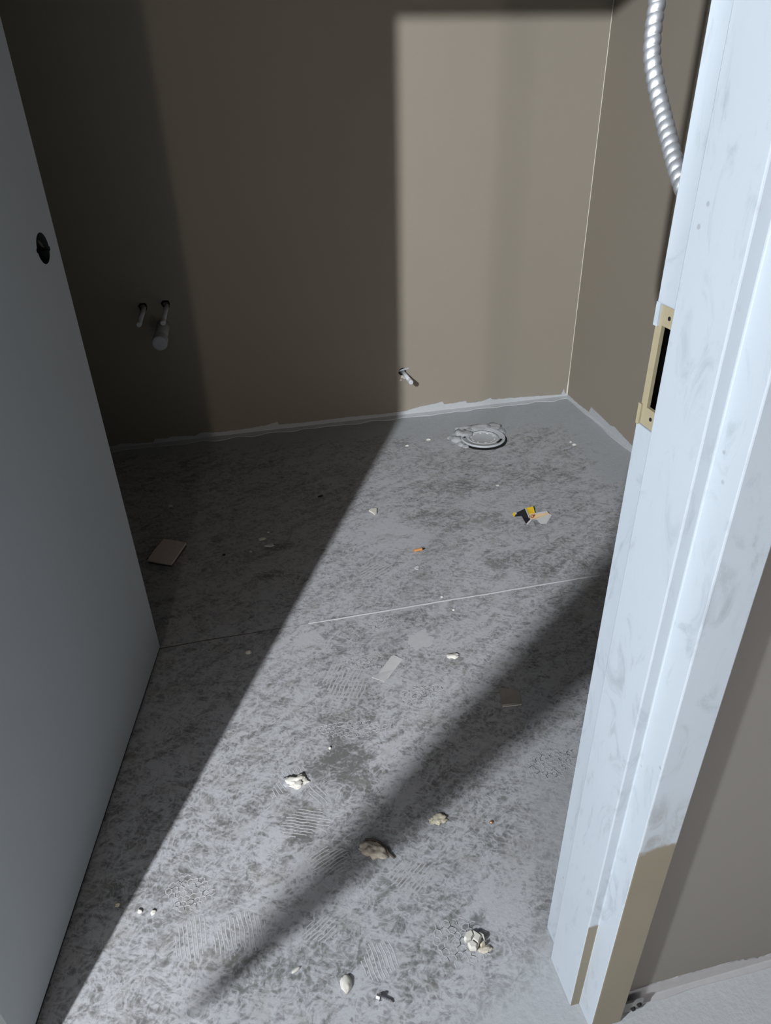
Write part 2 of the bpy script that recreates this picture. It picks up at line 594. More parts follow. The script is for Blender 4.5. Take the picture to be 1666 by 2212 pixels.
bm = bmesh.new(); add_box(bm, (XL - .1, YB, 0), (XR + .1, YB + .1, CEIL)); struct('wall_back', bm, 'wall')
bm = bmesh.new(); add_box(bm, (XR, WALL_R, 0), (XR + .1, YB, CEIL)); struct('wall_right', bm, 'wall')
bm = bmesh.new(); add_box(bm, (XL - .1, WALL_R, 0), (XL, YB, CEIL)); struct('wall_left', bm, 'wall')
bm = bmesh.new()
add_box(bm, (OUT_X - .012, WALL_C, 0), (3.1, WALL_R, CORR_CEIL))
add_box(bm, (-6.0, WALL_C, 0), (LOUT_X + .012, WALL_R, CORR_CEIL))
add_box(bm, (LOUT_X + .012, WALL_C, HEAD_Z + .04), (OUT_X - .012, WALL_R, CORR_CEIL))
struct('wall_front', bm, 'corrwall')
bm = bmesh.new(); add_box(bm, (XL - .1, WALL_R, CEIL), (XR + .1, YB + .1, CEIL + .05)); struct('ceiling', bm, 'ceil')
bm = bmesh.new(); add_box(bm, (-6.1, -4.2, CORR_CEIL), (3.2, WALL_R, CORR_CEIL + .05)); struct('ceiling_corridor', bm, 'ceil')
bm = bmesh.new(); add_box(bm, (-6.1, -4.2, 0), (3.2, -4.1, CORR_CEIL)); struct('wall_corridor', bm, 'corr')
bm = bmesh.new(); add_box(bm, (-6.1, -4.1, 0), (-6.0, WALL_C, CORR_CEIL)); struct('wall_corridor_left', bm, 'corr')
bm = bmesh.new(); add_box(bm, (3.1, -4.1, 0), (3.2, WALL_C, CORR_CEIL)); struct('wall_corridor_right', bm, 'corr')


# torn upturned edge of the floor coating at the foot of the walls
def upturn(name, top, axis, plane, sign, toe, mat, label):
    """top: list of (coordinate along wall, height). axis 'x': wall at y=plane, 'y': wall at x=plane; sign points into the room"""
    bm = bmesh.new()
    pts = []
    for (s0, h0), (s1, h1) in zip(top, top[1:]):
        k = max(1, int(abs(s1 - s0) / 0.006))
        for i in range(k):
            t = i / k
            pts.append((s0 + (s1 - s0) * t, h0 + (h1 - h0) * t))
    pts.append(top[-1])
    rows = []
    for s, h in pts:
        j = 0.0022 * mnoise.noise(Vector((s * 60, plane, 0))) + 0.0014 * mnoise.noise(Vector((s * 190, plane, 4)))
        h = max(0.003, h + j)
        tw = toe * (0.75 + 0.5 * mnoise.noise(Vector((s * 14, plane, 9)))) + 0.002
        low = min(h * 0.55, 0.006)
        prof = [(tw, -0.0005), (tw * .96, 0.0022), (tw * 0.4, low * .75), (0.0022, low), (0.0018, h), (-0.001, h)]
        row = []
        for d, z in prof:
            p = plane + sign * d
            row.append(bm.verts.new((s, p, z) if axis == 'x' else (p, s, z)))
        rows.append(row)
    for A, B in zip(rows, rows[1:]):
        for k in range(len(A) - 1):
            bm.faces.new((A[k], A[k + 1], B[k + 1], B[k]))
    return struct(name, bm, mat, label)


upturn('baseboard_back', [(-.95, .010), (-.515, .014), (-.505, .020), (-.37, .010), (-.36, .026), (-.31, .020), (-.29, .027), (-.20, .018),
       (-.175, .030), (-.10, .022), (0.02, .024), (.10, .030), (.145, .040), (.15, .026), (.26, .022), (.42, .024), (.60, .020), (.70, .021), (.77, .034),
       (.80, .037), (.845, .040), (.875, .047), (.883, .033), (.93, .033), (.985, .036), (.988, .026), (1.03, .024), (1.06, .027), (1.10, .037), (1.107, .029),
       (1.18, .027), (1.30, .022), (1.40, .017), (1.445, .016), (1.455, .040), (1.462, .016), (1.474, .022)], 'x', YB, -1, .034, 'coat', None)
upturn('baseboard_right', [(0.57, .02), (1.5, .022), (1.95, .020), (2.05, .022), (2.10, .030), (2.20, .020), (2.245, .024), (2.30, .030), (2.345, .038),
       (2.38, .030), (2.46, .036), (2.53, .040), (2.548, .043), (2.56, .014), (2.65, .010), (2.77, .014)], 'y', XR, -1, .016, 'coat', None)
upturn('baseboard_corridor', [(.444, .036), (.52, .036), (.64, .034), (.67, .030), (.70, .022), (.8, .024), (1.2, .022), (3.1, .022)],
       'x', WALL_C, -1, .010, 'coat_pale', None)
# caulked inside corner between back and right wall
bm = bmesh.new()
rows = []
for i in range(90):
    z = 0.01 + 2.58 * i / 89
    t = 0.0022 + 0.0005 * mnoise.noise(Vector((0, 0, z * 30))) + (0.004 * max(0, 1 - z / 0.12))
    rows.append([bm.verts.new((XR - t, YB + .0005, z)), bm.verts.new((XR - t * .4, YB - t * .4, z)), bm.verts.new((XR + .0005, YB - t, z))])
for A, B in zip(rows, rows[1:]):
    for k in range(2):
        bm.faces.new((A[k], A[k + 1], B[k + 1], B[k]))
struct('trim_1', bm, 'chip')

# ------------------------------------------------------------------ steel door frame
frame = empty('door_frame', (0, 0, 0), 'white primed steel door frame with tan bare foot and empty strike cutout', 'door frame')
ZS0, ZS1 = 0.9486, 1.0700                               # strike cutout
SY0 = 0.549                                             # corridor-side edge of the cutout (hidden by the stop)


def jamb_profile(notch=False):
    p = [(OUT_X, WALL_C + .004), (OUT_X, FACE_Y), (RAB_X, FACE_Y), (RAB_X, STOP_F), (STOP_X, STOP_F), (STOP_X, STOP_B), (RAB_X, STOP_B)]
    if notch:
        p += [(RAB_X, SY0), (RAB_X + .032, SY0), (RAB_X + .032, ROOM_Y)]
    else:
        p += [(RAB_X, ROOM_Y)]
    return p + [(OUT_X, ROOM_Y), (OUT_X, WALL_R - .004), (OUT_X - .010, WALL_R - .004), (OUT_X - .010, WALL_C + .004)]


bm = bmesh.new()
add_prism(bm, jamb_profile(), 0.0, HEAD_Z + .05)
whole = obj('jamb_tmp', bm, 'frame')
bm = bmesh.new()
add_box(bm, (RAB_X - .02, SY0, ZS0), (RAB_X + .032, ROOM_Y + .02, ZS1))
cutj = obj('cutter', bm, 'frame')
bpy.context.view_layer.update()
b = whole.modifiers.new('cutout', 'BOOLEAN'); b.operation = 'DIFFERENCE'; b.object = cutj; b.solver = 'EXACT'
bv = whole.modifiers.new('soft_edges', 'BEVEL'); bv.width = 0.0016; bv.segments = 2; bv.limit_method = 'ANGLE'
bpy.context.view_layer.update()
me = bpy.data.meshes.new_from_object(whole.evaluated_get(bpy.context.evaluated_depsgraph_get()))
bpy.data.objects.remove(whole); bpy.data.objects.remove(cutj)
me.name = 'jamb'
jr = link('jamb', me, None, frame)
tag(jr, 'white jamb with an empty strike cutout')
bm = bmesh.new()
mir = [(LRAB_X + LRAB_X - 2 * LRAB_X + (LRAB_X - (x - RAB_X)), y) for x, y in jamb_profile()]
add_prism(bm, mir, 0.0, HEAD_Z + .05)
jl = obj('jamb', bm, 'frame', frame)
bm = bmesh.new()
hp = [(FACE_Y, HEAD_Z + .066), (FACE_Y, HEAD_Z + .015), (STOP_F, HEAD_Z + .015), (STOP_F, HEAD_Z), (STOP_B, HEAD_Z), (STOP_B, HEAD_Z + .015),
      (ROOM_Y, HEAD_Z + .015), (ROOM_Y, HEAD_Z + .066)]
A = [bm.verts.new((LOUT_X, y, z)) for y, z in hp]
B = [bm.verts.new((OUT_X, y, z)) for y, z in hp]
bm.faces.new(A); bm.faces.new(B)
for i in range(len(hp)):
    j = (i + 1) % len(hp)
    bm.faces.new((A[i], A[j], B[j], B[i]))
obj('head', bm, 'frame', frame)

# strike reinforcement: tan plate recessed in the cutout, with its hole and two screw holes
X0, X1 = RAB_X + .0022, RAB_X + .006
plate = bmesh.new()
HZ0, HZ1 = ZS0 + .020, ZS1 - .019
add_box(plate, (X0, SY0 + .0005, HZ1), (X1, ROOM_Y - .0035, ZS1 - .0005))
add_box(plate, (X0, SY0 + .0005, ZS0 + .0005), (X1, ROOM_Y - .0035, HZ0))
add_box(plate, (X0, ROOM_Y - .0105, HZ0), (X1, ROOM_Y - .0005, HZ1))
add_box(plate, (X0, SY0 + .0005, HZ0), (X1, SY0 + .004, HZ1))
pl = obj('strike_reinforcement', plate, 'tan', frame)
tag(pl, 'bare tan metal plate in the strike cutout')
for z in (ZS1 - .010, ZS0 + .011):
    bm = bmesh.new()
    add_tube(bm, (X0 - .0005, SY0 + .0185, z), (X0 + .002, SY0 + .0185, z), .0020, seg=14)
    obj('screw_hole', bm, 'black', pl)
bm = bmesh.new()
add_box(bm, (RAB_X + .0061, SY0 + .001, ZS0 + .002), (RAB_X + .0315, ROOM_Y - .0015, ZS1 - .002))
bx = obj('dust_box', bm, 'black', frame)
bmf = bmesh.new(); bmf.from_mesh(bx.data)                 # open the side towards the doorway
bmesh.ops.delete(bmf, geom=[f for f in bmf.faces if f.normal.x < -.9], context='FACES'); bmf.to_mesh(bx.data); bmf.free()
# painted tongue left at the top of the lip cutout, bare one at the bottom
bm = bmesh.new()
add_box(bm, (RAB_X, ROOM_Y - .0058, ZS1 - .021), (RAB_X + .004, ROOM_Y + .0006, ZS1 + .001))
obj('lip', bm, 'frame', frame)
bm = bmesh.new()
add_box(bm, (RAB_X, ROOM_Y - .004, ZS0 - .001), (RAB_X + .004, ROOM_Y + .0012, ZS0 + .021))
obj('lip', bm, 'tan', frame)

# ------------------------------------------------------------------ door leaf
th = math.radians(79.75)
DW, DT, DH = 0.893, 0.0445, 2.10
bm = bmesh.new()
add_box(bm, (0, 0, 0), (DW, DT, DH))
leaf = obj('door_leaf_tmp', bm, 'door')
bm = bmesh.new()
add_tube(bm, (DW - .070, -.05, .995), (DW - .070, DT + .05, .995), .0262, seg=48)
cut = obj('cutter', bm, 'dark')  # near-black bore walls stand in for shade inside the hole
bm = bmesh.new()
for s in (-1, 1):
    add_tube(bm, (DW - .070 + s * .0262, -.05, .993 - s * .003), (DW - .070 + s * .0262, DT + .05, .993 - s * .003), .0042, seg=12)
cut2 = obj('cutter', bm, 'dark')
bm = bmesh.new()
add_tube(bm, (DW - .06, DT / 2, .995), (DW + .02, DT / 2, .995), .0125, seg=24)
cut3 = obj('cutter', bm, 'dark')
bpy.context.view_layer.update()
for c in (cut, cut2, cut3):
    b = leaf.modifiers.new('bore', 'BOOLEAN'); b.operation = 'DIFFERENCE'; b.object = c; b.solver = 'EXACT'; b.material_mode = 'TRANSFER'
bpy.context.view_layer.update()
me = bpy.data.meshes.new_from_object(leaf.evaluated_get(bpy.context.evaluated_depsgraph_get()))
for o in (leaf, cut, cut2, cut3):
    bpy.data.objects.remove(o)
me.name = 'door_leaf'
# free lower corner of the corridor-side face stands at (-0.2875, 1.470); local +x runs hinge -> free edge, local y=0 is the visible face
free = Vector((-0.2875, 1.470, 0.022))
d = Vector((math.cos(th), math.sin(th), 0))
door = link('door_1', me, None)
door.location = free - d * DW
door.rotation_euler = (0, 0, th)
tag(door, 'grey primed flush door standing open, with an empty round lock bore', 'door', None, 'structure')
bm = bmesh.new(); add_box(bm, (.003, .004, -.013), (DW - .003, DT - .004, .0005)); obj('door_gap_shade', bm, 'black', door)  # black strip stands in for the shade under the door
for z in (0.25, 1.03, 1.82):
    bm = bmesh.new()
    add_tube(bm, (-.004, DT + .006, z), (-.004, DT + .006, z + .114), .007, seg=16)
    add_box(bm, (-.002, .006, z), (-.0002, DT + .004, z + .114))
    obj('hinge', bm, 'steel', door)

# ------------------------------------------------------------------ plumbing
def aim(t, v):
    """turn a stub so that its local -Y runs along v"""
    t.rotation_euler = Vector((0, -1, 0)).rotation_difference(v).to_euler()


drain = empty('drain_stub', (-0.243, YB, 0.485), 'thick grey capped drain stub coming out of the dark back wall', 'pipe')
v = Vector((-.252, YB - .18, .470)) - Vector(drain.location)
aim(drain, v)
LD = v.length
bm = bmesh.new(); add_tube(bm, (0, .02, 0), (0, -LD * .75, 0), .0235, seg=32); obj('pipe', bm, 'pvc_grey', drain, True)
bm = bmesh.new()
add_lathe(bm, [(.0, LD), (.021, LD), (.0260, LD - .002), (.0275, LD - .007), (.0275, LD - .045), (.0262, LD - .047), (.0235, LD - .047)], 32)
bmesh.ops.rotate(bm, cent=(0, 0, 0), matrix=Matrix.Rotation(math.radians(90), 3, 'X'), verts=bm.verts[:])
cap = obj('cap', bm, 'pvc_grey', drain, False)


def supply(x, z, tip, r, label, capr, mat='pvc', hole=.016):
    t = empty('supply_stub', (x, YB, z), label, 'pipe')
    v = Vector(tip) - Vector((x, YB, z))
    aim(t, v)
    length = v.length
    bm = bmesh.new(); add_tube(bm, (0, .01, 0), (0, -length * .8, 0), r, seg=20); obj('pipe', bm, mat, t, True)
    bm = bmesh.new()
    add_lathe(bm, [(0, length), (capr * .75, length), (capr, length - .003), (capr, length - .022), (r, length - .023)], 24)
    bmesh.ops.rotate(bm, cent=(0, 0, 0), matrix=Matrix.Rotation(math.radians(90), 3, 'X'), verts=bm.verts[:])
    obj('cap', bm, mat, t, False)
    bm = bmesh.new()
    add_lathe(bm, [(r, .0), (hole, .0), (hole * .95, .0016), (r, .0016)], 24,
              lambda t_, k: (.004 * mnoise.noise(Vector((math.cos(t_) * 2 + x, math.sin(t_) * 2, 1))), 0), True)
    bmesh.ops.rotate(bm, cent=(0, 0, 0), matrix=Matrix.Rotation(math.radians(90), 3, 'X'), verts=bm.verts[:])
    for v_ in bm.verts:
        v_.co.x -= .003; v_.co.z += .003
    obj('torn_hole', bm, 'black', t)
    return t


supply(-0.300, 0.557, (-.311, 2.608, .541), .0085, 'thin capped supply stub left of the thick drain stub', .0095)
supply(-0.217, 0.560, (-.228, 2.608, .539), .0085, 'thin capped supply stub directly above the thick drain stub', .0095)
sv = supply(0.697, 0.200, (.707, 2.677, .188), .0088, 'white capped supply stub low on the back wall at the light edge', .0100, hole=.0175)
bm = bmesh.new()
for i, (dx, dz, s) in enumerate(((-.002, -.020, .008), (.006, -.028, .006), (-.010, -.034, .005), (.001, -.040, .005))):
    b2 = bmesh.new(); rock(b2, (s, .003, s), i + 3, .4, 2, False)
    for v in b2.verts: v.co += Vector((dx, -.002, dz))
    mm = bpy.data.meshes.new('t'); b2.to_mesh(mm); b2.free(); bm.from_mesh(mm); bpy.data.meshes.remove(mm)
obj('torn_paper', bm, 'chip', sv)
bm = bmesh.new(); flat_piece(bm, [(-.022, 0), (.004, .002), (.022, .006), (.018, .012), (-.004, .010), (-.018, .006)], 0, .004)
bmesh.ops.rotate(bm, cent=(0, 0, 0), matrix=Matrix.Rotation(math.radians(90), 3, 'X'), verts=bm.verts[:])
for v in bm.verts: v.co += Vector((.004, 0, .008))
obj('torn_edge', bm, 'coat', sv)

# closet flange
fl = empty('closet_flange', (0.948, 2.452, 0), 'round grey closet flange with black slot, bedded in lumpy mortar', 'closet flange')
bm = bmesh.new()
add_lathe(bm, [(.070, .0008), (.0985, .0008), (.0980, .0030), (.070, .0030)], 64,
          lambda t, k: ((.0035 * mnoise.noise(Vector((math.cos(t) * 3, math.sin(t) * 3, 0)))) if k in (1, 2) else 0, 0), True)
obj('gap', bm, 'dark', fl)  # dark flat ring stands in for the shade around the flange
bm = bmesh.new()
add_lathe(bm, [(.066, .006), (.0905, .006), (.0915, .009), (.0905, .0135), (.0870, .0145), (.0845, .0125), (.0700, .0125), (.066, .010)], 72, None, True)
fr_ = obj('ring', bm, 'pvc_grey', fl, True)
bm = bmesh.new()
add_lathe(bm, [(0, .0065), (.050, .0065), (.0535, .0075), (.0545, .0105), (.0575, .0115), (.0665, .0105), (.067, .004)], 64)
obj('test_cap', bm, 'pvc_grey', fl, True)
for k in range(10):                                      # small ribs of the knock-out cap
    t = 2 * math.pi * (k + .3) / 10
    bm = bmesh.new()
    L = .010 if k % 2 else .007
    add_box(bm, (-L / 2, -.0018, .0066), (L / 2, .0018, .0098))
    rib = obj('rib', bm, 'chip', fl)
    rib.location = (.0475 * math.cos(t), .0475 * math.sin(t), 0)
    rib.rotation_euler = (0, 0, t + math.pi / 2)
for a0, a1 in ((-62, -30), (150, 172), (118, 128)):      # curved bolt slots
    bm = bmesh.new()
    V = []
    for i in range(13):
        t = math.radians(a0 + (a1 - a0) * i / 12)
        for r in (.0705, .0800):
            V.append(bm.verts.new((r * math.cos(t), r * math.sin(t), .0131)))
            V.append(bm.verts.new((r * math.cos(t), r * math.sin(t), .0110)))
    for i in range(12):
        a = 4 * i
        for q in ((0, 2, 6, 4), (1, 3, 7, 5), (0, 1, 5, 4), (2, 3, 7, 6)):
            bm.faces.new([V[a + j] for j in q])
    obj('slot', bm, 'black', fl)
bm = bmesh.new()
for (cx, cy, sx, sy, sz, sd) in ((-.074, .056, .044, .036, .027, 1), (-.104, .018, .028, .030, .019, 2), (-.045, .094, .046, .030, .022, 3), (.020, .092, .052, .032, .024, 4),
                                 (.072, .085, .042, .028, .020, 5), (.096, .050, .022, .026, .012, 6), (-.100, -.020, .016, .020, .010, 7), (-.088, -.045, .014, .014, .008, 8),
                                 (-.118, .05, .02, .018, .008, 9), (.085, .105, .016, .010, .009, 10)):
    b2 = bmesh.new(); rock(b2, (sx, sy, sz), sd, .45, 3)
    for v in b2.verts: v.co += Vector((cx, cy, 0))
    mm = bpy.data.meshes.new('t'); b2.to_mesh(mm); b2.free(); bm.from_mesh(mm); bpy.data.meshes.remove(mm)
obj('mortar_bed', bm, 'mortar', fl, True)

# ------------------------------------------------------------------ flexible conduit hanging behind the jamb
path = [(.507, .862, 2.56), (.512, .868, 2.0), (.508, .862, 1.52), (.5045, .853, 1.36), (.503, .850, 1.321), (.4985, .842, 1.296), (.4955, .832, 1.270), (.4950, .815, 1.244),
        (.4935, .792, 1.218), (.489, .763, 1.193), (.4835, .733, 1.169), (.480, .700, 1.145), (.480, .66, 1.12), (.485, .62, 1.10), (.488, .576, 1.095)]


def catmull(P, n=16):
    P = [Vector(p) for p in P]
    out = []
    for i in range(len(P) - 1):
        p0, p1, p2, p3 = P[max(i - 1, 0)], P[i], P[i + 1], P[min(i + 2, len(P) - 1)]
        for k in range(n):
            t = k / n
            out.append(0.5 * ((2 * p1) + (p2 - p0) * t + (2 * p0 - 5 * p1 + 4 * p2 - p3) * t * t + (3 * p1 - p0 - 3 * p2 + p3) * t ** 3))
    out.append(P[-1])
    return out


def resample(P, step):
    out = [P[0]]; acc = 0.0
    for a, b in zip(P, P[1:]):
        L = (b - a).length
        while L > 0 and acc + L >= step:
            t = (step - acc) / L
            a = a.lerp(b, t); out.append(a.copy()); L = (b - a).length; acc = 0
        acc += L
    return out


PITCH = 0.0114
SEG, SUB = 18, 10
pts = resample(catmull(path), PITCH / SUB)
bm = bmesh.new()
rings = []
T0 = (pts[1] - pts[0]).normalized()
A0 = T0.orthogonal().normalized()
for i, p in enumerate(pts):
    T = (pts[min(i + 1, len(pts) - 1)] - pts[max(i - 1, 0)]).normalized()
    A0 = (A0 - T * A0.dot(T)).normalized()
    B0 = T.cross(A0)
    ring = []
    for k in range(SEG):
        a = 2 * math.pi * k / SEG
        ph = 2 * math.pi * (i / SUB) - a                 # helical corrugation
        r = 0.0072 + 0.0024 * abs(math.sin(ph / 2)) ** 0.4
        ring.append(bm.verts.new(p + (A0 * math.cos(a) + B0 * math.sin(a)) * r))
    rings.append(ring)
for A, B in zip(rings, rings[1:]):
    for k in range(SEG):
        bm.faces.new((A[k], A[(k + 1) % SEG], B[(k + 1) % SEG], B[k]))
flex = obj('flexible_conduit', bm, 'flex', None, True)
tag(flex, 'spiral ribbed steel conduit hanging behind the white door jamb', 'conduit')


# ------------------------------------------------------------------ anchor clip with screws at the foot of the corridor wall
clip = empty('frame_anchor', (0.458, WALL_C - .012, 0), 'small dark anchor clip with screw heads where jamb meets corridor wall', 'anchor clip')
bm = bmesh.new(); add_box(bm, (-.012, -.003, .002), (.026, 0, .030)); obj('plate', bm, 'greybit', clip)
for dx, dz in ((.010, .011), (.019, .019)):
    bm = bmesh.new(); add_tube(bm, (dx, -.003, dz), (dx, -.0065, dz), .0042, .0032, 14); obj('screw', bm, 'dark', clip)

# ------------------------------------------------------------------ litter on the floor
def loc_poly(name, outline, mat, label, cat, z=.0006, th=.001, curl=None, parent=None, **kw):
    c = Vector((sum(p[0] for p in outline) / len(outline), sum(p[1] for p in outline) / len(outline), 0))
    bm = bmesh.new()
    flat_piece(bm, [(p[0] - c.x, p[1] - c.y) for p in outline], z, th, curl)
    o = obj(name, bm, mat)
    o.location = c
    return tag(o, label, cat, **kw)


# board offcut leaning on a bit of grit, standing in the shade beside the door
board = empty('board_offcut', (-0.285, 1.930, 0), 'small brown square board offcut lying in shadow beside the open door', 'board offcut')
bm = bmesh.new()
bp = [(-.013, .073), (.020, .056), (.057, .032), (.040, -.010), (.014, -.073), (-.020, -.055), (-.058, -.031), (-.040, .020)]
flat_piece(bm, bp, .009, .006, lambda x, y: .004 * (x * .6 + y) / .07 * .3)
obj('panel', bm, 'card', board)
bm = bmesh.new()
flat_piece(bm, [(x * .985, y * .985) for x, y in bp], .0006, .0084)
obj('core', bm, 'card_edge', board)

# crumpled yellow and black packet
pk = empty('crumpled_packet', (0.908, 1.852, 0), 'crumpled yellow, black and silver packaging scrap near the right jamb', 'packaging')


def sheet(name, quad, mat, th=.0008, parent=pk):
    bm = bmesh.new()
    q = [Vector(p) for p in quad]
    nrm = (q[1] - q[0]).cross(q[2] - q[0]).normalized()
    if nrm.z < 0: nrm = -nrm
    a = [bm.verts.new(p) for p in q]; b = [bm.verts.new(p + nrm * th) for p in q]
    bm.faces.new(a); bm.faces.new(b)
    for i in range(len(q)):
        j = (i + 1) % len(q); bm.faces.new((a[i], a[j], b[j], b[i]))
    return obj(name, bm, mat, parent)


PK = {}


def ray_floor(px, py, z=0.0):
    d = _f + _r * ((px - 833) / 1514.9) - _u * ((py - 1106) / 1514.9)
    t = (z - HC) / d.z
    return Vector((0, 0, HC)) + d * t


def PP(px, py, z):                                       # packet corner measured on the photograph, at height z above the floor
    p = ray_floor(px, py, z)
    return (p.x - 0.908, p.y - 1.852, z)


sheet('black_flap', [PP(1109, 1116, .001), PP(1117, 1107, .010), PP(1135, 1098, .016), PP(1144, 1121, .014), PP(1127, 1115, .006)], 'blackprint')
sheet('black_fold', [PP(1127, 1114, .004), PP(1138, 1107, .014), PP(1145, 1122, .010), PP(1137, 1132, .001), PP(1130, 1120, .001)], 'blackprint')
sheet('yellow_panel', [PP(1135, 1098, .014), PP(1152, 1094, .018), PP(1156, 1108, .013), PP(1142, 1111, .012)], 'yellow')
sheet('yellow_tip', [PP(1107, 1110, .004), PP(1113, 1106, .007), PP(1116, 1110, .007), PP(1110, 1117, .002)], 'yellow')
sheet('silver_tip', [PP(1112, 1107, .008), PP(1116, 1106, .008), PP(1117, 1110, .008), PP(1113, 1112, .007)], 'paper')
sheet('white_crease', [PP(1134, 1098, .0165), PP(1137, 1098, .0165), PP(1145, 1118, .0145), PP(1143, 1120, .0145)], 'paper')
sheet('printed_panel', [PP(1142, 1110, .0125), PP(1156, 1108, .0130), PP(1183, 1105, .010), PP(1187, 1110, .008), PP(1160, 1121, .006), PP(1146, 1122, .006)], 'pale_orange')
sheet('foil_panel', [PP(1160, 1121, .0055), PP(1187, 1110, .0070), PP(1193, 1112, .004), PP(1181, 1131, .001), PP(1170, 1132, .001), PP(1157, 1123, .004)], 'paper')
sheet('silver_edge', [PP(1156, 1108, .014), PP(1182, 1104, .014), PP(1183, 1107, .012), PP(1158, 1111, .013)], 'paper')
sheet('curled_tab', [PP(1152, 1126, .003), PP(1160, 1123, .006), PP(1166, 1132, .001), PP(1156, 1135, .001)], 'greybit')
sheet('silver_corner', [PP(1137, 1132, .001), PP(1147, 1121, .006), PP(1149, 1124, .004), PP(1140, 1133, .0005)], 'paper')
for (cx, cy, r) in ((1150, 1115, 3.2), (1153, 1113, 2.4)):
    bm = bmesh.new()
    for i in range(10):
        a0, a1 = math.radians(-60 + 30 * i), math.radians(-60 + 30 * (i + 1))
        P0 = Vector(PP(cx + r * math.cos(a0), cy + r * math.sin(a0), .0142)); P1 = Vector(PP(cx + r * math.cos(a1), cy + r * math.sin(a1), .0142))
        add_tube(bm, P0, P1, .0009, seg=6)
    obj('red_mark', bm, 'red', pk)

# crayon-like stub with a dark point
st = empty('pencil_stub', (0.483, 1.748, 0), 'short orange pencil stub with dark tip on the lit floor', 'pencil stub', rz=math.radians(4))
bm = bmesh.new(); add_tube(bm, (-.016, 0, .0042), (.011, 0, .0042), .0040, .0042, 8); obj('shaft', bm, 'orange', st)
bm = bmesh.new(); add_tube(bm, (.011, 0, .0042), (.020, 0, .0038), .0040, .0014, 8); obj('tip', bm, 'dark', st)

loc_poly('tile_chip', [(.381, 2.020), (.392, 2.027), (.409, 2.024), (.403, 1.997), (.395, 1.990), (.389, 2.006)], 'chip',
         'angular cream chip lying at the shadow edge', 'chip', .001, .006)
bm = bmesh.new()
for i in range(9):
    a0, a1 = math.radians(30 + 28 * i), math.radians(30 + 28 * (i + 1))
    add_tube(bm, (.007 * math.cos(a0), .006 * math.sin(a0), .0016), (.007 * math.cos(a1), .006 * math.sin(a1), .0016), .0014, seg=8)
o = obj('wire_curl', bm, 'pvc'); o.location = (0.454, 1.659, 0)
tag(o, 'tiny white open curl on the floor below the orange pencil stub', 'curl')

# paper strips
lab = [ray_floor(*p) for p in ((846, 1418), (852, 1416), (871, 1425), (853, 1447), (842, 1462), (830, 1475), (815, 1470), (803, 1466), (810, 1459), (818, 1456), (826, 1444))]
loc_poly('paper_strip', [(p.x, p.y) for p in lab], 'paper', 'torn oblong strip of pale paper in the middle of the lit floor', 'paper', .0006, .0012,
         lambda x, y: .0035 * max(0, -(x + y) / .06) ** 2)
sq = [ray_floor(*p) for p in ((1077, 1488), (1098, 1487), (1101, 1491), (1120, 1488), (1124, 1505), (1127, 1523), (1106, 1526), (1085, 1528), (1082, 1508))]
sqt = empty('square_paper', (0.530, 1.100, 0), 'small square of stiff paper lying in the dark diagonal shadow band', 'paper')
bm = bmesh.new(); flat_piece(bm, [(p.x - .530, p.y - 1.100) for p in sq], .0006, .0016, lambda x, y: .003 * max(0, -y / .03)); obj('sheet', bm, 'greycard', sqt)
e = [ray_floor(*p) for p in ((1085, 1525), (1127, 1521), (1127, 1525), (1086, 1529))]
bm = bmesh.new(); flat_piece(bm, [(p.x - .530, p.y - 1.100) for p in e], .0026, .002); obj('edge', bm, 'chip', sqt)
c0 = ray_floor(905, 1385)
spl = []
for i in range(64):
    a_ = 2 * math.pi * i / 64
    r_ = .032 * (1 + .45 * mnoise.noise(Vector((math.cos(a_) * 1.3, math.sin(a_) * 1.3, 4.2))) + .22 * mnoise.noise(Vector((math.cos(a_) * 4, math.sin(a_) * 4, 1.7)))
                 + .10 * mnoise.noise(Vector((math.cos(a_) * 11, math.sin(a_) * 11, .3))))
    spl.append(Vector((c0.x + r_ * math.cos(a_) * 1.0 + .25 * r_ * math.sin(a_), c0.y + r_ * math.sin(a_) * 1.1, 0)))
loc_poly('compound_smear', [(p.x, p.y) for p in spl], 'smear', 'flat pale smear of dried compound above the paper strip', 'smear', .0001, .0005)


def crumb(name, px, py, size, mat, label, cat='crumb', seed=1, rough=.4, sub=3, rz=0.0, **kw):
    p = ray_floor(px, py)
    bm = bmesh.new()
    rock(bm, size, seed, rough, sub)
    zmin = min(v.co.z for v in bm.verts)
    for v in bm.verts:
        v.co.z -= zmin
    o = obj(name, bm, mat, None, True)
    o.location = p
    o.rotation_euler = (0, 0, rz)
    return tag(o, label, cat, **kw)


crumb('plaster_crumb', 979, 1418, (.017, .0085, .006), 'plaster', 'crescent shaped white plaster crumb right of the flat smear', seed=2, rough=.5)
crumb('compound_clump', 640, 1690, (.023, .016, .010), 'plaster', 'whitish clump of compound on a dark scuffed footprint', 'clump', 3, .55, 4)
crumb('compound_clump', 622, 1690, (.010, .012, .006), 'mortar', 'grey fragment at the left of the whitish clump on the scuffed footprint', 'clump', 13, .5)
crumb('mortar_chunk', 948, 1770, (.016, .011, .006), 'plaster_warm', 'flat beige mortar chunk at the lower edge of the shadow band', 'mortar chunk', 5, .5, 4)
crumb('plaster_pebble', 748, 2125, (.0095, .014, .008), 'plaster', 'smooth oval white plaster pebble near the bottom of the floor', 'pebble', 6, .25)
crumb('white_bead', 713, 1617, (.0036, .0036, .005), 'plaster', 'tiny round white bead on a dark scuff between footprints', 'bead', 7, .1, 2)
crumb('plaster_crumb', 537, 1410, (.0075, .006, .006), 'plaster', 'single pale crumb in shadow just below the floor joint', seed=8)
crumb('plaster_crumb', 368, 1094, (.0085, .005, .005), 'plaster', 'pale crumb in deep shadow behind the brown board offcut', seed=9)
